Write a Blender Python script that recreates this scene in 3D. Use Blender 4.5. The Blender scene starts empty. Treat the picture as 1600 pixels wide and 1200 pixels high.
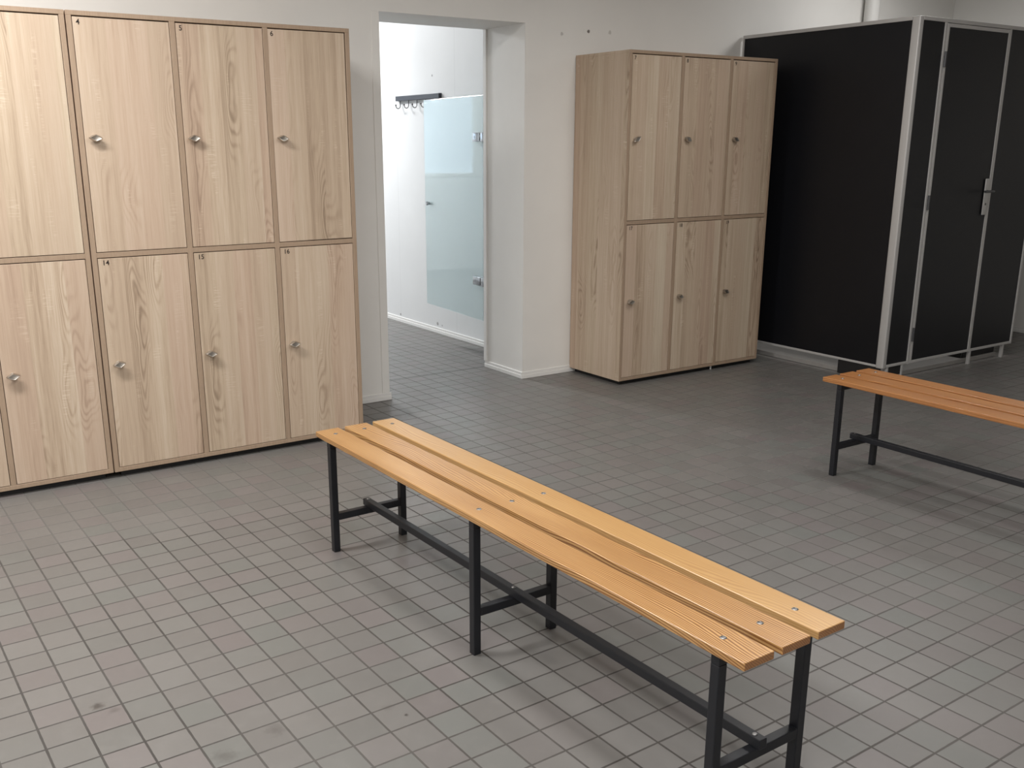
import bpy, bmesh, math, random
from mathutils import Vector, Matrix
random.seed(7)
S = bpy.context.scene
COL = S.collection
R = math.radians

# ------------------------------------------------------------------ helpers
class MB:
    """collects simple solids into one bmesh"""
    def __init__(s): s.bm = bmesh.new()
    def box(s, x0, x1, y0, y1, z0, z1, bev=0.0, seg=2):
        g = bmesh.ops.create_cube(s.bm, size=1.0)
        vs = g['verts']
        bmesh.ops.scale(s.bm, vec=(x1-x0, y1-y0, z1-z0), verts=vs)
        bmesh.ops.translate(s.bm, vec=((x0+x1)/2, (y0+y1)/2, (z0+z1)/2), verts=vs)
        if bev > 0:
            es = list({e for v in vs for e in v.link_edges})
            bmesh.ops.bevel(s.bm, geom=es, offset=bev, segments=seg, affect='EDGES', profile=0.5)
        return s
    def cyl(s, p0, p1, r0, r1=None, n=20):
        r1 = r0 if r1 is None else r1
        p0 = Vector(p0); p1 = Vector(p1); d = p1-p0
        q = Vector((0, 0, 1)).rotation_difference(d.normalized())
        m = Matrix.Translation((p0+p1)/2) @ q.to_matrix().to_4x4()
        bmesh.ops.create_cone(s.bm, cap_ends=True, segments=n, radius1=r0, radius2=r1, depth=d.length, matrix=m)
        return s
    def lathe(s, prof, n=24, m=None):
        """prof: (r, z) points; axis +z, then transformed by m"""
        m = m or Matrix()
        rings = []
        for r, z in prof:
            if r < 1e-6:
                rings.append([s.bm.verts.new(m @ Vector((0, 0, z)))])
            else:
                rings.append([s.bm.verts.new(m @ Vector((r*math.cos(2*math.pi*k/n), r*math.sin(2*math.pi*k/n), z))) for k in range(n)])
        s._skin(rings, n)
        return s
    def _skin(s, rings, n):
        for a, b in zip(rings, rings[1:]):
            for k in range(n):
                k2 = (k+1) % n
                if len(a) == 1: s.bm.faces.new((a[0], b[k2], b[k])) if len(b) > 1 else None
                elif len(b) == 1: s.bm.faces.new((a[k], a[k2], b[0]))
                else: s.bm.faces.new((a[k], a[k2], b[k2], b[k]))
        if len(rings[0]) > 1: s.bm.faces.new(list(reversed(rings[0])))
        if len(rings[-1]) > 1: s.bm.faces.new(rings[-1])
    def tube(s, pts, r, n=10):
        pts = [Vector(p) for p in pts]
        rings = []
        up = Vector((0, 1, 0))
        for i, p in enumerate(pts):
            t = (pts[min(i+1, len(pts)-1)] - pts[max(i-1, 0)]).normalized()
            a = t.cross(up)
            if a.length < 1e-4: a = t.cross(Vector((1, 0, 0)))
            a.normalize(); b = t.cross(a)
            rings.append([s.bm.verts.new(p + r*(a*math.cos(2*math.pi*k/n)+b*math.sin(2*math.pi*k/n))) for k in range(n)])
        s._skin(rings, n)
        return s
    def rings(s, rr):
        rings = [[s.bm.verts.new(Vector(p)) for p in ring] for ring in rr]
        s._skin(rings, len(rr[0]))
        return s
    def prism(s, poly, y0, y1):
        """polygon in XZ extruded along Y"""
        a = [s.bm.verts.new((x, y0, z)) for x, z in poly]
        b = [s.bm.verts.new((x, y1, z)) for x, z in poly]
        n = len(poly)
        s.bm.faces.new(a); s.bm.faces.new(list(reversed(b)))
        for k in range(n):
            s.bm.faces.new((a[k], b[k], b[(k+1) % n], a[(k+1) % n]))
        return s
    def build(s, name, mat, parent=None, loc=(0, 0, 0), rot=(0, 0, 0), smooth=False):
        bmesh.ops.recalc_face_normals(s.bm, faces=s.bm.faces)
        me = bpy.data.meshes.new(name)
        s.bm.to_mesh(me); s.bm.free()
        me.materials.append(mat)
        if smooth:
            for p in me.polygons: p.use_smooth = True
            try: me.set_sharp_from_angle(angle=R(35))
            except Exception: pass
        o = bpy.data.objects.new(name, me)
        COL.objects.link(o)
        o.location = loc; o.rotation_euler = rot
        if parent: o.parent = parent
        return o

def tag(o, label=None, cat=None, group=None, kind=None):
    if label: o['label'] = label
    if cat: o['category'] = cat
    if group: o['group'] = group
    if kind: o['kind'] = kind
    return o

def empty(name, loc, rz=0.0):
    o = bpy.data.objects.new(name, None)
    o.empty_display_size = 0.1
    COL.objects.link(o)
    o.location = loc; o.rotation_euler = (0, 0, rz)
    return o

def copy_tree(o, parent=None, change=None):
    c = o.copy(); COL.objects.link(c)
    if parent: c.parent = parent
    for ch in list(o.children): copy_tree(ch, c, change)
    return c

# ------------------------------------------------------------------ materials
class NT:
    def __init__(s, name):
        s.m = bpy.data.materials.new(name); s.m.use_nodes = True
        s.t = s.m.node_tree; s.n = s.t.nodes; s.l = s.t.links
        s.n.clear()
        s.out = s.n.new('ShaderNodeOutputMaterial')
        s.p = s.n.new('ShaderNodeBsdfPrincipled')
        s.l.new(s.p.outputs[0], s.out.inputs[0])
    def set(s, **k):
        for a, v in k.items():
            s.p.inputs[a.replace('_', ' ')].default_value = v
        return s
    def put(s, sock, v):
        if hasattr(v, 'is_linked') or isinstance(v, bpy.types.NodeSocket): s.l.new(v, sock)
        else: sock.default_value = v
    def math(s, op, a, b=0.0, c=None, clamp=False):
        n = s.n.new('ShaderNodeMath'); n.operation = op; n.use_clamp = clamp
        s.put(n.inputs[0], a); s.put(n.inputs[1], b)
        if c is not None: s.put(n.inputs[2], c)
        return n.outputs[0]
    def comb(s, x, y, z):
        n = s.n.new('ShaderNodeCombineXYZ')
        for i, v in enumerate((x, y, z)): s.put(n.inputs[i], v)
        return n.outputs[0]
    def sep(s, v):
        n = s.n.new('ShaderNodeSeparateXYZ'); s.l.new(v, n.inputs[0]); return n.outputs
    def noise(s, vec, scale=1.0, detail=3.0, rough=0.5, dist=0.0, color=False):
        n = s.n.new('ShaderNodeTexNoise'); s.l.new(vec, n.inputs['Vector'])
        n.inputs['Scale'].default_value = scale; n.inputs['Detail'].default_value = detail
        n.inputs['Roughness'].default_value = rough; n.inputs['Distortion'].default_value = dist
        return n.outputs['Color' if color else 'Fac']
    def white(s, vec, color=False):
        n = s.n.new('ShaderNodeTexWhiteNoise'); n.noise_dimensions = '3D'; s.l.new(vec, n.inputs['Vector'])
        return n.outputs['Color' if color else 'Value']
    def rng(s, v, a, b, c=0.0, d=1.0, smooth=False):
        n = s.n.new('ShaderNodeMapRange')
        if smooth: n.interpolation_type = 'SMOOTHSTEP'
        s.put(n.inputs[0], v)
        for i, x in enumerate((a, b, c, d)): n.inputs[i+1].default_value = x
        return n.outputs[0]
    def mix(s, f, a, b, mode='MIX'):
        n = s.n.new('ShaderNodeMix'); n.data_type = 'RGBA'; n.blend_type = mode; n.clamp_factor = True
        s.put(n.inputs[0], f)
        for i, v in ((6, a), (7, b)):
            if isinstance(v, tuple): v = (*v, 1.0) if len(v) == 3 else v
            s.put(n.inputs[i], v)
        return n.outputs[2]
    def ramp(s, f, stops):
        n = s.n.new('ShaderNodeValToRGB'); s.put(n.inputs[0], f)
        e = n.color_ramp.elements
        while len(e) < len(stops): e.new(0.5)
        for i, (p, c) in enumerate(stops):
            e[i].position = p; e[i].color = (*c, 1.0)
        return n.outputs[0]
    def bump(s, h, strength=0.2, dist=0.002):
        n = s.n.new('ShaderNodeBump'); n.inputs['Strength'].default_value = strength
        n.inputs['Distance'].default_value = dist; s.l.new(h, n.inputs['Height'])
        s.l.new(n.outputs[0], s.p.inputs['Normal'])
    def obj(s):
        n = s.n.new('ShaderNodeTexCoord'); return n.outputs['Object']
    def pos(s):
        n = s.n.new('ShaderNodeNewGeometry'); return n.outputs['Position']
    def rand(s):
        n = s.n.new('ShaderNodeObjectInfo'); return n.outputs['Random']
    def col(s, v): s.put(s.p.inputs['Base Color'], v if not isinstance(v, tuple) else (*v, 1.0)); return s

def plain(name, c, rough=0.5, metal=0.0, **k):
    t = NT(name); t.col(c); t.set(Roughness=rough, Metallic=metal, **k)
    return t.m

def paint(name, c, rough=0.5, marks=None, seams=None):
    """painted wall: faint unevenness, optional worn spots ((x,y,z), r, strength)"""
    t = NT(name); v = t.pos()
    n1 = t.noise(v, 1.3, 4, 0.6)
    n2 = t.noise(v, 60, 2, 0.5)
    dk = tuple(x*0.93 for x in c)
    cc = t.mix(t.rng(n1, 0.3, 0.7), dk, c)
    if marks:
        for (p, r, st, mc) in marks:
            d = t.n.new('ShaderNodeVectorMath'); d.operation = 'DISTANCE'
            w = t.n.new('ShaderNodeVectorMath'); w.operation = 'ADD'
            nn = t.noise(v, 90, 2, 0.5, color=True)
            sc = t.n.new('ShaderNodeVectorMath'); sc.operation = 'MULTIPLY_ADD'
            t.l.new(nn, sc.inputs[0]); sc.inputs[1].default_value = (r*.9,)*3; sc.inputs[2].default_value = (-r*.45,)*3
            t.l.new(v, w.inputs[0]); t.l.new(sc.outputs[0], w.inputs[1])
            t.l.new(w.outputs[0], d.inputs[0]); d.inputs[1].default_value = p
            cc = t.mix(t.rng(d.outputs['Value'], r*.6, r, st, 0.0), cc, mc)
    if seams:
        ax, vals = seams
        x = t.sep(v)[ax]
        for s0 in vals:
            f = t.math('ABSOLUTE', t.math('SUBTRACT', x, s0))
            cc = t.mix(t.rng(f, 0.001, 0.004, 0.22, 0.0), cc, tuple(q*.5 for q in c))
    t.col(cc); t.set(Roughness=rough)
    t.bump(n2, 0.06, 0.002)
    return t.m

def oak_laminate(name, edge=False):
    """pale sonoma-oak laminate, grain along local z"""
    t = NT(name); x, y, z = t.sep(t.obj())
    r = t.rand()
    a = t.math('ADD', t.math('ADD', x, t.math('MULTIPLY', y, 0.83)), t.math('MULTIPLY', r, 23.7))
    zz = t.math('ADD', z, t.math('MULTIPLY', r, 41.3))
    # glued strips of slightly different tone
    cell = t.math('FLOOR', t.math('MULTIPLY', a, 12.5))
    st = t.white(t.comb(cell, 3.0, 1.0)); st2 = t.white(t.comb(cell, 9.0, 4.0)); st3 = t.white(t.comb(cell, 2.0, 7.0))
    # a slow meander makes the grain lines swing and, where strong, close into flames
    n1 = t.noise(t.comb(t.math('MULTIPLY', a, 6.0), cell, t.math('MULTIPLY', zz, 1.7)), 1.0, 2, 0.5)
    n2 = t.noise(t.comb(t.math('MULTIPLY', a, 22.0), cell, t.math('MULTIPLY', zz, 7.0)), 1.0, 2, 0.5)
    kn = t.rng(t.noise(t.comb(t.math('MULTIPLY', a, 7.0), t.math('ADD', cell, 11.0), t.math('MULTIPLY', zz, 1.3)), 1.0, 1, 0.5), 0.52, 0.72, smooth=True)
    ph = t.math('ADD', t.math('MULTIPLY', a, 300.0), t.math('MULTIPLY', n1, t.math('ADD', 22.0, t.math('MULTIPLY', kn, 40.0))))
    ph = t.math('ADD', ph, t.math('MULTIPLY', n2, t.math('MULTIPLY_ADD', kn, 11.0, 2.0)))
    fl = t.math('POWER', t.math('ADD', t.math('MULTIPLY', t.math('SINE', ph), 0.5), 0.5), 2.2)
    fm = t.math('ADD', 0.16, t.math('MULTIPLY', kn, 0.84))
    s1 = t.noise(t.comb(t.math('MULTIPLY', a, 30.0), cell, t.math('MULTIPLY', zz, 0.8)), 1.0, 3, 0.55)
    s2 = t.noise(t.comb(t.math('MULTIPLY', a, 260.0), cell, t.math('MULTIPLY', zz, 7.0)), 1.0, 3, 0.6)
    # cross saw marks in short ladders
    sw = t.rng(t.noise(t.comb(t.math('MULTIPLY', a, 16.0), 0.0, t.math('MULTIPLY', zz, 200.0)), 1.0, 2, 0.5), 0.50, 0.64)
    sm = t.rng(t.noise(t.comb(t.math('MULTIPLY', a, 16.0), 5.0, t.math('MULTIPLY', zz, 3.6)), 1.0, 2, 0.5), 0.58, 0.70, smooth=True)
    f = t.math('ADD', t.math('MULTIPLY', s1, 0.78), t.math('MULTIPLY', s2, 0.46))
    f = t.math('ADD', f, t.math('MULTIPLY', st, 0.24))
    f = t.math('SUBTRACT', f, t.math('MULTIPLY', t.math('MULTIPLY', fl, fm), 0.34))
    f = t.math('ADD', f, t.math('MULTIPLY', t.math('MULTIPLY', sw, sm), 0.30))
    f = t.math('SUBTRACT', f, 0.165)
    if edge: f = t.math('MULTIPLY_ADD', s2, 0.25, 0.17)
    c = t.ramp(f, [(0.08, (0.190, 0.127, 0.082)), (0.32, (0.365, 0.266, 0.188)), (0.52, (0.500, 0.388, 0.284)), (0.82, (0.640, 0.535, 0.420))])
    if not edge:
        c = t.mix(t.math('MULTIPLY', st2, 0.55), c, (0.48, 0.338, 0.258))
        c = t.mix(t.math('MULTIPLY', st3, 0.28), c, (0.46, 0.385, 0.278))
    t.col(c); t.set(Roughness=0.5)
    t.p.inputs['Specular IOR Level'].default_value = 0.35
    t.bump(s2, 0.08, 0.001)
    return t.m

def pine(name, lo, mid, hi, contrast):
    """varnished pine, grain along local y"""
    t = NT(name); x, y, z = t.sep(t.obj()); r = t.rand()
    xo = t.math('ADD', x, t.math('MULTIPLY', r, 7.0)); yo = t.math('ADD', y, t.math('MULTIPLY', r, 31.0))
    w = t.noise(t.comb(t.math('MULTIPLY', xo, 5.0), t.math('MULTIPLY', z, 4.0), t.math('MULTIPLY', yo, 0.9)), 1.0, 2, 0.5)
    w2 = t.noise(t.comb(t.math('MULTIPLY', xo, 40.0), t.math('MULTIPLY', z, 40.0), t.math('MULTIPLY', yo, 4.0)), 1.0, 2, 0.5)
    ph = t.math('ADD', t.math('ADD', t.math('MULTIPLY', x, 840.0), t.math('MULTIPLY', z, 900.0)), t.math('ADD', t.math('MULTIPLY', w, 150.0), t.math('MULTIPLY', w2, 7.0)))
    s = t.math('ADD', t.math('MULTIPLY', t.math('SINE', ph), 0.5), 0.5)
    s = t.math('POWER', s, 1.3)
    vary = t.rng(t.noise(t.comb(t.math('MULTIPLY', xo, 6.0), 0.0, t.math('MULTIPLY', yo, 1.2)), 1.0, 2, 0.5), 0.25, 0.55)
    s = t.math('MULTIPLY', s, t.math('MULTIPLY_ADD', vary, 0.60, 0.40))
    fib = t.noise(t.comb(t.math('MULTIPLY', xo, 320.0), 0.0, t.math('MULTIPLY', yo, 9.0)), 1.0, 2, 0.6)
    br = t.noise(t.comb(t.math('MULTIPLY', xo, 14.0), 0.0, t.math('MULTIPLY', yo, 1.6)), 1.0, 2, 0.5)
    c = t.mix(t.rng(br, 0.3, 0.7), mid, hi)
    c = t.mix(t.math('MULTIPLY', s, contrast), c, lo)
    c = t.mix(t.math('MULTIPLY', t.rng(fib, 0.45, 0.75), 0.22), c, lo)
    t.col(c); t.set(Roughness=0.36)
    t.p.inputs['Coat Weight'].default_value = 0.25
    t.p.inputs['Coat Roughness'].default_value = 0.25
    t.bump(s, 0.05, 0.001)
    return t.m

def tile_floor(name):
    P = 0.1024; th = R(1.2); ox, oy = 0.660, 2.3215
    t = NT(name); px, py, pz = t.sep(t.pos())
    dx = t.math('SUBTRACT', px, ox); dy = t.math('SUBTRACT', py, oy)
    u = t.math('DIVIDE', t.math('ADD', t.math('MULTIPLY', dx, math.cos(th)), t.math('MULTIPLY', dy, math.sin(th))), P)
    v = t.math('DIVIDE', t.math('SUBTRACT', t.math('MULTIPLY', dy, math.cos(th)), t.math('MULTIPLY', dx, math.sin(th))), P)
    fu = t.math('FRACT', u); fv = t.math('FRACT', v)
    du = t.math('MINIMUM', fu, t.math('SUBTRACT', 1.0, fu)); dv = t.math('MINIMUM', fv, t.math('SUBTRACT', 1.0, fv))
    d = t.math('MINIMUM', du, dv)
    pv = t.comb(px, py, 0.0)
    edge = t.math('MULTIPLY', t.math('SUBTRACT', t.noise(pv, 35, 2, 0.6), 0.5), 0.016)
    d2 = t.math('ADD', d, edge)
    g = t.rng(d2, 0.021, 0.036, 1.0, 0.0, smooth=True)
    thr = t.rng(t.math('ABSOLUTE', t.math('SUBTRACT', py, 5.258)), 0.005, 0.010, 1.0, 0.0)
    cellv = t.comb(t.math('FLOOR', u), t.math('FLOOR', v), 0.0)
    w1 = t.white(cellv); w2 = t.white(t.comb(t.math('FLOOR', v), t.math('FLOOR', u), 4.0))
    c = t.mix(w1, (0.1422, 0.1357, 0.1291), (0.1654, 0.1581, 0.1508))
    c = t.mix(t.rng(w2, 0.66, 1.0, 0.0, 0.55), c, (0.1581, 0.1327, 0.1335))
    c = t.mix(t.rng(w2, 0.30, 0.0, 0.0, 0.60), c, (0.1393, 0.1480, 0.1378))
    n = t.noise(pv, 3.0, 5, 0.6); n2 = t.noise(pv, 24.0, 4, 0.6)
    c = t.mix(t.rng(n, 0.35, 0.7, 0.0, 0.20), c, (0.1269, 0.1161, 0.1052))
    c = t.mix(t.rng(n2, 0.5, 0.8, 0.0, 0.14), c, (0.2466, 0.2321, 0.2176))
    # scuffs and dirt spots
    for (sx, sy, r, st) in ((0.398, 2.444, .022, .75), (1.0445, 1.964, .007, .9), (0.74, 2.087, .03, .3), (0.60, 2.05, .035, .35), (0.43, 2.40, .02, .3), (1.02, 2.02, .02, .25)):
        dd = t.n.new('ShaderNodeVectorMath'); dd.operation = 'DISTANCE'
        jit = t.n.new('ShaderNodeVectorMath'); jit.operation = 'MULTIPLY_ADD'
        t.l.new(t.noise(pv, 60, 3, 0.6, color=True), jit.inputs[0]); jit.inputs[1].default_value = (r*1.6, r*1.6, 0); t.l.new(pv, jit.inputs[2])
        t.l.new(jit.outputs[0], dd.inputs[0]); dd.inputs[1].default_value = (sx+r*.8, sy+r*.8, 0)
        c = t.mix(t.rng(dd.outputs['Value'], r*.25, r, st, 0.0), c, (0.0435, 0.0363, 0.0326))
    gn = t.noise(pv, 1.7, 3, 0.6)
    gc = t.mix(t.rng(gn, 0.38, 0.62), (0.0435, 0.0384, 0.0341), (0.0762, 0.0697, 0.0638))
    # zones where joint contrast is lowered by mixing in a tile-like tone
    fade_noise = t.math('MULTIPLY', t.math('SUBTRACT', t.noise(pv, 1.6, 4, 0.6), 0.5), 1.5)
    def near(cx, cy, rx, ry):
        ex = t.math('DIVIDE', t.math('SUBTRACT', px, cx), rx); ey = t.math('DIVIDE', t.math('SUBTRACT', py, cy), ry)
        d_ = t.math('ADD', t.math('SQRT', t.math('ADD', t.math('MULTIPLY', ex, ex), t.math('MULTIPLY', ey, ey))), fade_noise)
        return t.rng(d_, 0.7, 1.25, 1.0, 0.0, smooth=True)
    joint_fade = t.math('MAXIMUM', near(4.3, 3.3, 1.5, 1.2), near(3.6, 4.5, 0.9, 0.7))
    joint_fade = t.math('MAXIMUM', joint_fade, near(0.6, 4.0, 2.2, 0.45))
    mid = t.rng(t.math('ADD', px, t.math('MULTIPLY', fade_noise, 0.4)), 1.5, 3.0, 0.0, 0.42)
    joint_fade = t.math('MAXIMUM', t.math('MULTIPLY', joint_fade, 0.80), mid)
    gc = t.mix(joint_fade, gc, (0.1342, 0.1269, 0.1197))
    c = t.mix(g, c, gc)
    c = t.mix(thr, c, (0.0254, 0.0233, 0.0218))
    t.col(c)
    rg = t.math('ADD', t.math('MULTIPLY', g, 0.35), t.rng(n2, 0.3, 0.7, 0.36, 0.46))
    t.put(t.p.inputs['Roughness'], rg)
    t.bump(t.math('SUBTRACT', 1.0, g), 0.35, 0.0012)
    return t.m

WALLC = (0.80, 0.785, 0.755)
M = {}
M['wall'] = paint('painted_wall', WALLC, 0.55, marks=[
    ((3.9038, 4.8393, 2.0382), .012, .9, (0.10, 0.08, 0.07)), ((3.7076, 4.8393, 2.0134), .012, .45, (0.25, 0.23, 0.21)),
    ((3.868, 4.8393, 2.035), .014, .6, (0.75, 0.74, 0.72)), ((4.068, 4.8393, 2.040), .013, .4, (0.27, 0.25, 0.2))])
M['wall_white'] = paint('white_wall', (0.74, 0.745, 0.745), 0.5, marks=[
    ((3.79, 6.475, 1.8745), .010, .8, (0.2, 0.2, 0.2)), ((3.79, 6.448, 0.07), .017, .7, (0.15, 0.14, 0.13)),
    ((3.79, 7.04, 0.06), .012, .8, (0.15, 0.14, 0.13)), ((3.79, 6.38, 0.066), .010, .6, (0.2, 0.19, 0.18))],
    seams=(1, [7.03, 6.166]))
M['trim'] = plain('white_trim', (0.76, 0.75, 0.73), 0.45)
M['ceiling'] = plain('ceiling_white', (0.80, 0.79, 0.77), 0.8)
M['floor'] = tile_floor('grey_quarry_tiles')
M['oak'] = oak_laminate('pale_oak_laminate')
M['edge'] = oak_laminate('oak_edge_band', True)
M['black'] = plain('black_plinth', (0.010, 0.0095, 0.010), 0.6)
M['steel'] = plain('black_painted_steel', (0.0080, 0.0090, 0.0125), 0.42)
M['screw'] = plain('zinc_screw', (0.27, 0.265, 0.26), 0.42, 1.0)
M['nickel'] = plain('satin_nickel', (0.56, 0.52, 0.47), 0.36, 1.0)
M['chrome'] = plain('chrome', (0.42, 0.44, 0.46), 0.16, 1.0)
M['ink'] = plain('number_ink', (0.022, 0.013, 0.010), 0.6)
M['alu'] = plain('grey_aluminium', (0.50, 0.49, 0.48), 0.45, 0.2)
M['dark_alu'] = plain('dark_hinge', (0.10, 0.10, 0.105), 0.4, 0.6)
t = NT('black_laminate'); n = t.noise(t.pos(), 2.0, 3, 0.6)
t.col(t.mix(n, (0.0052, 0.0055, 0.0074), (0.0068, 0.0071, 0.0095))); t.set(Roughness=0.42)
t.p.inputs['Specular IOR Level'].default_value = 0.32
M['hpl'] = t.m
t = NT('concrete_slab'); n = t.noise(t.pos(), 14.0, 5, 0.65)
t.col(t.mix(n, (0.26, 0.25, 0.24), (0.36, 0.345, 0.33))); t.set(Roughness=0.6); M['slab'] = t.m
M['slate'] = plain('slate_blue_board', (0.030, 0.034, 0.046), 0.45)
M['pipe'] = plain('pipe_paint', (0.64, 0.63, 0.61), 0.35)
M['pine'] = pine('varnished_pine', (0.2000, 0.0760, 0.0210), (0.4700, 0.2650, 0.0980), (0.5450, 0.3260, 0.1320), 1.0)
M['pine_pale'] = pine('varnished_pine_pale', (0.2950, 0.1350, 0.0430), (0.4600, 0.2690, 0.1020), (0.5080, 0.3120, 0.1270), 0.55)
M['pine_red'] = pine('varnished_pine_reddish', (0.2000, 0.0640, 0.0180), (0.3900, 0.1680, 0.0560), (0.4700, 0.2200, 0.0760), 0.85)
M['end_grain'] = pine('pine_end_grain', (0.1520, 0.0560, 0.0200), (0.2880, 0.1320, 0.0496), (0.3680, 0.1880, 0.0800), 0.7)
# frosted glass: rough transmission under a clear polished face
t = NT('frosted_glass'); t.col((0.76, 0.865, 0.875)); t.set(Roughness=0.55, IOR=1.3)
t.p.inputs['Transmission Weight'].default_value = 0.80
t.p.inputs['Coat Weight'].default_value = 1.0
t.p.inputs['Coat Roughness'].default_value = 0.02
t.p.inputs['Coat IOR'].default_value = 1.55
M['glass'] = t.m
t = NT('window_daylight'); t.col((0.7, 0.8, 0.9)); t.set(Roughness=0.3)
t.p.inputs['Emission Color'].default_value = (0.60, 0.80, 1.0, 1); t.p.inputs['Emission Strength'].default_value = 0.75
M['pane'] = t.m

# ------------------------------------------------------------------ measures
YW, YO = 4.8393, 5.2526          # faces of the back wall
XO0, XO1, ZO = 2.519, 3.446, 2.0578
XR, XC, YE = 7.52, 3.791, 10.15  # right wall, far room's right wall and end wall
CEIL = 2.72
XL, YF = -2.6, -3.0

# ------------------------------------------------------------------ setting
def struct(o, label, cat): return tag(o, label, cat, kind='structure')
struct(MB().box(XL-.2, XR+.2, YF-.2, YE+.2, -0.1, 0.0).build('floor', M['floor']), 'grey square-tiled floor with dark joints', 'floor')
struct(MB().box(XL-.2, XR+.2, YF-.2, YE+.2, CEIL, CEIL+.1).build('ceiling', M['ceiling']), 'white ceiling over the whole room', 'ceiling')
struct(MB().prism([(XL-.1, 0), (XO0, 0), (XO0, ZO), (XO1, ZO), (XO1, 0), (XR+.1, 0), (XR+.1, CEIL), (XL-.1, CEIL)], YW, YO).build('wall_back', M['wall']),
       'off-white back wall with the open doorway in it', 'wall')
struct(MB().box(XR, XR+.1, YF-.1, YW, 0, CEIL).build('wall_right', M['wall']), 'off-white right wall beyond the black cubicle', 'wall')
struct(MB().box(XL-.1, XL, YF-.1, YW, 0, CEIL).build('wall_left', M['wall']), 'off-white left wall of the changing room', 'wall')
struct(MB().box(XL, XR, YF-.1, YF, 0, CEIL).build('wall_front', M['wall']), 'off-white wall behind the viewer', 'wall')
struct(MB().box(XC, XC+.1, YO, YE, 0, CEIL).build('wall_far_right', M['wall_white']), 'bright white wall of the next room with the coat rack', 'wall')
struct(MB().box(0.4, 0.5, YO, YE, 0, CEIL).build('wall_far_left', M['wall_white']), 'white left wall of the next room', 'wall')
we = MB(); we.box(.5, 1.42, YE, YE+.1, 0, CEIL); we.box(2.9, XC, YE, YE+.1, 0, CEIL)
we.box(1.42, 2.9, YE, YE+.1, 0, 1.04); we.box(1.42, 2.9, YE, YE+.1, 2.15, CEIL)
struct(we.build('wall_far_end', M['wall_white']), 'white end wall of the next room with a window', 'wall')
wf = MB()
for a in ((1.42, 1.51, 1.04, 2.15), (2.81, 2.9, 1.04, 2.15), (1.51, 2.81, 1.04, 1.08), (1.51, 2.81, 2.10, 2.15)):
    wf.box(a[0], a[1], YE-.015, YE+.06, a[2], a[3], .004)
w1 = struct(wf.build('window_1', M['trim']), 'white framed window in the end wall of the next room', 'window')
MB().box(1.51, 2.81, YE+.03, YE+.04, 1.08, 2.10).build('window_pane', M['pane'], w1)

def skirting(name, segs, label):
    """two-step skirting board along straight runs: (x0,y0,x1,y1, nx,ny)"""
    m = MB()
    for x0, y0, x1, y1, nx, ny in segs:
        for th, z0, z1 in ((.011, .0, .024), (.007, .024, .042)):
            xa, xb = sorted((x0, x1)) if nx == 0 else sorted((x0, x0+nx*th))
            ya, yb = sorted((y0, y1)) if ny == 0 else sorted((y0, y0+ny*th))
            m.box(xa, xb, ya, yb, z0, z1, .0015, 1)
    return struct(m.build(name, M['trim']), label, 'skirting board')
skirting('baseboard_left', [(2.085, YW, XO0+.011, YW, 0, -1)], 'white skirting at foot of wall between lockers and doorway')
skirting('baseboard_back', [(XO1-.011, YW, XR, YW, 0, -1), (XO1, YW, XO1, YO, -1, 0)], 'white skirting round the wall end right of doorway')
skirting('baseboard_right', [(XR, YF, XR, YW, -1, 0)], 'white skirting along the right wall')
skirting('baseboard_far', [(XC, YO, XC, YE, -1, 0)], 'white skirting at foot of the bright wall past doorway')
struct(MB().box(XO0-.044, XO0+.002, YW-.004, YW, .042, ZO-.0, .001, 1).build('trim_1', M['wall']), 'narrow upright edge strip at left of doorway', 'trim')
struct(MB().box(XO1-.012, XO1, YO-.026, YO+.004, .042, ZO, .001, 1).build('trim_2', M['trim']), 'thin upright stop strip on right doorway jamb', 'trim')
struct(MB().box(5.235, 6.52, 3.587, YW-.012, 0, .03, .004).build('slab', M['slab']), 'low grey concrete slab under the black cubicle', 'slab')

# boxed pipe on the back wall above the cubicle
pp = MB().cyl((6.435, YW-.062, 0.03), (6.435, YW-.062, CEIL), .052, n=32)
pp.cyl((6.435, YW-.062, 2.42), (6.435, YW-.062, 2.46), .062, n=32)
tag(pp.build('wall_pipe', M['pipe'], smooth=True), 'thick white upright pipe on back wall above the black cubicle', 'pipe')

# ------------------------------------------------------------------ lockers
LW, LD, LZ0, LZ1 = 1.197, 0.478, 0.027, 1.90
DX = [(.0222, .3920), (.4195, .7880), (.8143, 1.1750)]
DZ = [(.9744, 1.8775), (.0474, .9476)]
def knob_mesh():
    """turn latch: lens shaped body tapering to a flat diamond face, on a small rose"""
    n = 32; rr = []
    def ring(a, b, y, e):
        o = []
        for k in range(n):
            th = 2*math.pi*k/n; c, s_ = math.cos(th), math.sin(th)
            o.append((a*math.copysign(abs(c)**e, c), y, b*math.copysign(abs(s_)**e, s_)))
        return o
    rr.append(ring(.0125, .0125, 0.0, 1)); rr.append(ring(.0125, .0125, -.004, 1)); rr.append(ring(.009, .009, -.005, 1))
    rr.append(ring(.009, .009, -.011, 1)); rr.append(ring(.0265, .0135, -.014, 1.45)); rr.append(ring(.0275, .0145, -.018, 1.5))
    rr.append(ring(.0265, .0135, -.022, 1.6)); rr.append(ring(.0215, .0118, -.029, 1.8)); rr.append(ring(.0200, .0107, -.0284, 1.8))
    return rr
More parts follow.
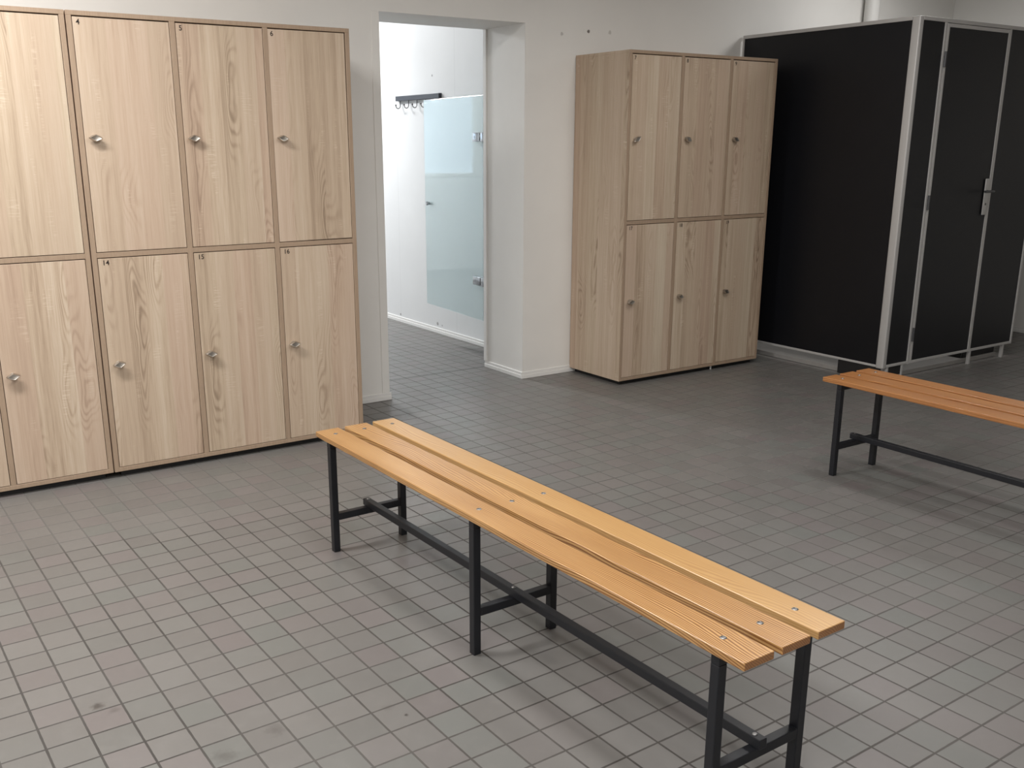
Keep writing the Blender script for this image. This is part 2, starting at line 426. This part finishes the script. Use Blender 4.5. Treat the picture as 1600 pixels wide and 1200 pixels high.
def locker(name, loc, upper, lower, label, knob_rot, tilt=None):
    root = tag(empty(name, loc), label, 'locker', 'oak locker cabinets')
    c = MB(); b = .0008
    c.box(0, .0195, 0, LD, LZ0, LZ1-.0175, b, 1); c.box(LW-.0195, LW, 0, LD, LZ0, LZ1-.0175, b, 1)
    c.box(0, LW, 0, LD, LZ1-.0175, LZ1, b, 1); c.box(.0195, LW-.0195, 0, LD, LZ0, LZ0+.018, b, 1)
    c.box(.0195, LW-.0195, .0005, LD, .951, .9716, b, 1)
    for d0, d1 in ((.3945, .4168), (.7905, .8118)): c.box(d0, d1, .0003, LD-.01, LZ0+.018, LZ1-.0175, b, 1)
    c.box(.0195, LW-.0195, LD-.008, LD, LZ0+.018, LZ1-.0175)
    co_ = c.build('carcass', M['oak'], root)
    co_.data.materials.append(M['edge'])
    for p in co_.data.polygons:
        if p.normal.y < -.6 and p.center.y < .02: p.material_index = 1
    MB().box(.03, LW-.03, .028, LD-.02, 0, LZ0).build('plinth', M['black'], root)
    for row, nums in enumerate((upper, lower)):
        z0, z1 = DZ[row]
        for i, num in enumerate(nums):
            x0, x1 = DX[i]; w, h = x1-x0, z1-z0
            rot = (0, R(tilt[(row, i)]), 0) if tilt and (row, i) in tilt else (0, 0, 0)
            d = MB().box(0, w, 0, .018, 0, h, .0012, 2).build('door', M['oak'], root, (x0, .0012, z0), rot)
            kz = (1.4255 if row == 0 else .5030) - z0
            k = MB().rings(knob_mesh()).build('knob', M['nickel'], d, ((.0375 if i != 0 else .0385), 0, kz), (0, R(knob_rot[row*3+i]), 0), smooth=True)
            if num:
                f = bpy.data.curves.new('number', 'FONT'); f.body = num; f.size = .0285; f.extrude = .0002; f.offset = .0004
                tmp = bpy.data.objects.new('number_curve', f)
                me = bpy.data.meshes.new_from_object(tmp); me.name = 'number'
                bpy.data.objects.remove(tmp); me.materials.clear(); me.materials.append(M['ink'])
                o = bpy.data.objects.new('number', me); COL.objects.link(o); o.parent = d
                o.location = (.0125 if row == 0 else .0155, -.0004, (1.8497 if row == 0 else .9207)-z0); o.rotation_euler = (R(90), 0, 0)
    return root
XB, YB = .8825, 4.2817
XC0, YC = 3.8117, 4.3583
locker('locker_cabinet', (XB, YB, 0), ('4', '5', '6'), ('14', '15', '16'),
       'six-door pale oak locker cabinet left of doorway, doors numbered 4 to 16', (3, -4, 5, -6, 4, -3), {(0, 2): -0.22})
locker('locker_cabinet', (XB-LW-.0055, YB+.002, -.0), ('', '', ''), ('', '', ''),
       'pale oak locker cabinet cut off by the photo\'s left edge', (0, 0, 0, 0, 0, -3))
lc = locker('locker_cabinet', (XC0, YC, 0), ('7', '8', '9'), ('17', '18', '19'),
       'six-door pale oak locker cabinet beside the black cubicle, doors numbered 7 to 19', (-32, 28, 22, -8, 14, 24))
MB().cyl((.795, .022, 0), (.795, .022, .027), .0055, n=12).build('foot', plain('white_foot', (.6, .6, .58), .5), lc)

# ------------------------------------------------------------------ benches
BH, BL, BWD, SW, ST = .4294, 1.951, .3139, .0887, .0195
FR = (.082, .9755, 1.869)
def bench(name, loc, rz, mats, label):
    root = tag(empty(name, loc, rz), label, 'bench', 'slatted changing room benches')
    g = (BWD-3*SW)/2; lt = .0240
    for i in range(3):
        x0 = i*(SW+g)
        m = MB()
        m.box(0, SW, 0, BL, 0, ST, .0028, 3)
        s = m.build('slat', mats[i], root, (x0, 0, BH-ST))
        s.data.materials.append(M['end_grain'])
        for p in s.data.polygons:
            if abs(p.normal.y) > .9: p.material_index = 1
        for y in FR:
            sc = MB().lathe([(.0076, -.001), (.0076, .0003), (.0062, .0014), (.0045, .0019), (.0036, .0019), (.0030, .0009), (0, .0009)], 20)
            sc.build('screw', M['screw'], s, (SW*.5, y+.014, ST), smooth=True)
    zt = BH-ST
    for y in FR:
        for x in (.0203, BWD-.0203):
            MB().box(-lt/2, lt/2, -lt/2, lt/2, 0, zt-.0240, .0020, 2).build('leg', M['steel'], root, (x, y, 0))
        MB().box(.0203-lt/2, BWD-.0203+lt/2, -lt/2, lt/2, -.0240, 0, .0020, 2).build('support_bar', M['steel'], root, (0, y, zt))
        MB().box(.0203+lt/2, BWD-.0203-lt/2, -lt/2, lt/2, .118, .143, .0020, 2).build('cross_bar', M['steel'], root, (0, y, 0))
    st = MB().box(-.012, .012, .062, 1.892, .143, .167, .0020, 2).build('stretcher', M['steel'], root, (BWD/2, 0, 0))
    for y in FR:
        MB().lathe([(.0062, -.001), (.0062, .0012), (.0045, .0028), (0, .0032)], 18).build('bolt', M['screw'], st, (0, y+.004, .167), smooth=True)
    return root
bench('bench', (1.3598, 1.1561, 0), R(1.107), (M['pine'], M['pine'], M['pine_pale']),
      'pine slatted bench with black steel legs standing alone in the foreground')
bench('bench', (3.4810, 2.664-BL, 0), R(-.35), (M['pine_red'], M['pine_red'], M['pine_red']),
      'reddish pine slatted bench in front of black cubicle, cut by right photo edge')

# ------------------------------------------------------------------ black cubicle
XD, YD, XD1, DT = 5.1937, 3.5364, 6.6046, 2.0819
cub = tag(empty('changing_cubicle', (XD, YD, 0)), 'tall black panelled cubicle with grey metal frame on short legs', 'cubicle')
W = XD1-XD; D = YW-.013-YD; Z0 = .0885
MB().box(.006, .018, .05, D-.012, Z0+.012, DT-.02).build('side_panel', M['hpl'], cub)
MB().box(W-.018, W-.006, .02, D, Z0+.012, DT-.02).build('side_panel', M['hpl'], cub)
MB().box(.036, .242, .006, .018, Z0+.014, DT-.02).build('front_panel', M['hpl'], cub)
MB().box(.918, W-.014, .006, .018, Z0+.014, DT-.02).build('front_panel', M['hpl'], cub)
MB().box(0, .036, 0, .052, Z0-.006, DT, .007, 4).build('corner_post', M['alu'], cub, smooth=True)
MB().box(W-.016, W, -.001, .022, Z0, DT, .002).build('corner_post', M['alu'], cub)
MB().box(0, .024, .052, D, DT-.021, DT, .002).build('top_rail', M['alu'], cub)
MB().box(.036, W-.016, 0, .024, DT-.021, DT, .002).build('top_rail', M['alu'], cub)
MB().box(0, .022, .052, D, Z0, Z0+.014, .002).build('bottom_rail', M['alu'], cub)
MB().box(.036, .240, 0, .022, Z0, Z0+.0165, .002).build('bottom_rail', M['alu'], cub)
MB().box(.922, W-.016, 0, .022, Z0, Z0+.0165, .002).build('bottom_rail', M['alu'], cub)
MB().box(0, .012, D-.012, D, Z0+.014, DT-.021, .001).build('wall_channel', M['alu'], cub)
MB().box(.240, .260, 0, .024, Z0-.004, DT-.021, .002).build('door_jamb', M['alu'], cub)
MB().box(.908, .922, .0, .024, Z0-.004, DT-.021, .002).build('door_jamb', M['alu'], cub)
x0, x1, z0, z1 = .2655, .906, Z0+.0005, DT-.0245
door = MB().box(x0+.008, x1-.004, .004, .020, z0+.008, z1-.008).build('door', M['hpl'], cub)
df = MB()
df.box(x0, x0+.018, -.001, .023, z0, z1, .0015); df.box(x1-.016, x1, -.001, .023, z0, z1, .0015)
df.box(x0+.018, x1-.016, -.001, .023, z1-.020, z1, .0015); df.box(x0+.018, x1-.016, -.001, .023, z0, z0+.0165, .0015)
df.build('door_frame', M['alu'], door)
for zc in (1.864, 1.063, .270):
    h = MB().cyl((.2625, -.006, zc-.042), (.2625, -.006, zc+.042), .0075, n=16)
    for q in (-.014, .014): h.cyl((.2625, -.006, zc+q-.001), (.2625, -.006, zc+q+.001), .0084, n=16)
    h.build('hinge', M['dark_alu'], door, smooth=True)
MB().box(.838, .880, -.009, -.001, .969, 1.190, .003, 3).build('handle_plate', M['alu'], door, smooth=True)
MB().tube([(.861, -.008, 1.115), (.861, -.045, 1.115), (.859, -.053, 1.115), (.852, -.058, 1.115), (.82, -.059, 1.115), (.755, -.058, 1.115)], .0075, 14).build('lever_handle', M['dark_alu'], door, smooth=True)
MB().cyl((.861, -.0095, 1.035), (.861, -.0085, 1.035), .008, n=20).build('keyhole', M['dark_alu'], door)
for lx in (.045, .190, .922, 1.312):
    MB().box(lx, lx+.019, .003, .023, 0, Z0, .002).build('leg', M['alu'], cub)
MB().box(.064, .190, .007, .019, .0305, Z0).build('kick_panel', M['black'], cub)
MB().box(.006, .020, .026, .325, .003, Z0).build('kick_panel', M['black'], cub)
MB().box(.941, 1.312, .060, .072, .0305, Z0).build('kick_panel', M['black'], cub)
MB().box(.924, .936, .060, .22, .0305, Z0).build('kick_panel', M['black'], cub)
MB().box(0, .019, D-.03, D-.011, 0, Z0, .002).build('leg', M['alu'], cub)
MB().box(W-.02, W-.001, D-.03, D-.011, 0, Z0, .002).build('leg', M['alu'], cub)

# ------------------------------------------------------------------ frosted glass door
gx, gy = 3.470, YO+.049
ga = math.atan2(-(3.545-3.470), 6.17-5.30)     # local y runs along the pane
gd = empty('door_1', (gx, gy, 0), ga)
tag(gd, 'frosted glass half-height door standing open in the doorway', 'glass door', kind='structure')
MB().box(-.003, .003, .012, .873, .2884, 1.690, .0015).build('glass_pane', M['glass'], gd)
for zc in (1.4418, .5464):
    h = MB().box(-.030, -.0045, .010, .105, zc-.028, zc+.028, .003)
    h.box(.0045, .014, .010, .105, zc-.028, zc+.028, .003)
    h.cyl((-.031, .075, zc), (-.0295, .075, zc), .009, n=18)
    h.build('hinge', M['chrome'], gd, smooth=True)
    h2 = MB().cyl((-.018, -.004, zc-.024), (-.018, -.004, zc+.024), .010, n=18)
    h2.box(-.030, -.022, -.050, -.008, zc-.028, zc+.028, .002)
    h2.box(-.026, -.012, -.016, .012, zc-.012, zc+.012, .002)
    h2.build('hinge_knuckle', M['chrome'], gd, smooth=True)
kb = MB()
for sgn in (-1, 1):
    kb.lathe([(.010, .004), (.010, .012), (.013, .016), (.014, .026), (.011, .030), (0, .030)], 22, Matrix.Translation((0, .800, 1.000)) @ Matrix.Rotation(R(90*sgn), 4, 'Y'))
kb.build('door_knob', M['chrome'], gd, smooth=True)

# ------------------------------------------------------------------ coat rack
cr = tag(empty('coat_rack', (XC, 6.669, 1.714)), 'dark slate board with metal coat hooks on the white wall', 'coat rack')
MB().box(-.024, .002, -.325, .325, 0, .036, .002).build('board', M['slate'], cr)
for hy in (6.937, 6.806, 6.680, 6.553, 6.425):
    y = hy-6.669
    m = MB().tube([(-.012, y, .004), (-.013, y, -.02), (-.014, y, -.038), (-.020, y, -.050), (-.032, y, -.056), (-.044, y, -.052), (-.050, y, -.042), (-.052, y, -.034)], .0032, 10)
    m.lathe([(0, -.006), (.005, -.004), (.006, 0), (.005, .004), (0, .006)], 12, Matrix.Translation((-.052, y, -.031)))
    m.build('hook', M['dark_alu'], cr, smooth=True)

# ------------------------------------------------------------------ lights: ceiling lamps of the two rooms
def area(name, loc, sx, sy, power, col=(1, .987, .968), rot=(0, 0, 0)):
    l = bpy.data.lights.new(name, 'AREA'); l.shape = 'RECTANGLE'; l.size = sx; l.size_y = sy
    l.energy = power; l.color = col
    o = bpy.data.objects.new(name, l); COL.objects.link(o); o.location = loc; o.rotation_euler = rot
    return o
area('ceiling_lamp', (-0.15, 3.35, CEIL-.04), 1.5, .25, 60)
area('ceiling_lamp', (1.50, 1.75, CEIL-.04), .45, 1.6, 23)
area('ceiling_lamp', (3.85, 2.4, CEIL-.04), .45, 1.6, 20)
area('ceiling_lamp', (-0.3, 0.4, CEIL-.04), .3, 1.6, 46)
area('ceiling_lamp', (0.6, -2.0, CEIL-.04), .3, 1.6, 32)
area('ceiling_lamp', (6.1, 4.0, CEIL-.04), .6, .3, 9.5)
area('ceiling_lamp', (2.8, 8.2, CEIL-.04), .3, 1.2, 84, (.97, .985, 1))

wd = bpy.data.worlds.new('World'); S.world = wd; wd.use_nodes = True
wd.node_tree.nodes['Background'].inputs[0].default_value = (.05, .05, .05, 1)

# ------------------------------------------------------------------ camera
f, yaw, pitch, roll, h = 1537.394, R(33.531), R(15.6096), R(-.0488), 1.4048
fw = Vector((math.sin(yaw)*math.cos(pitch), math.cos(yaw)*math.cos(pitch), -math.sin(pitch)))
rt = Vector((math.cos(yaw), -math.sin(yaw), 0)); up = rt.cross(fw)
rt2 = rt*math.cos(roll)+up*math.sin(roll); up2 = -rt*math.sin(roll)+up*math.cos(roll)
cam = bpy.data.cameras.new('Camera'); co = bpy.data.objects.new('Camera', cam); COL.objects.link(co)
m = Matrix((rt2, up2, -fw)).transposed().to_4x4(); m.translation = Vector((0, 0, h)); co.matrix_world = m
cam.sensor_fit = 'HORIZONTAL'; cam.sensor_width = 36.0; cam.lens = f/1600*36.0
cam.shift_x = (800-765.803)/1600; cam.shift_y = (653.225-600)/1600
cam.clip_start = .02; cam.clip_end = 60
S.camera = co

S.view_settings.view_transform = 'Standard'; S.view_settings.look = 'None'
S.view_settings.gamma = 1.0; S.view_settings.use_curve_mapping = False
S.view_settings.exposure = 0.50
S.cycles.max_bounces = 10; S.cycles.diffuse_bounces = 5
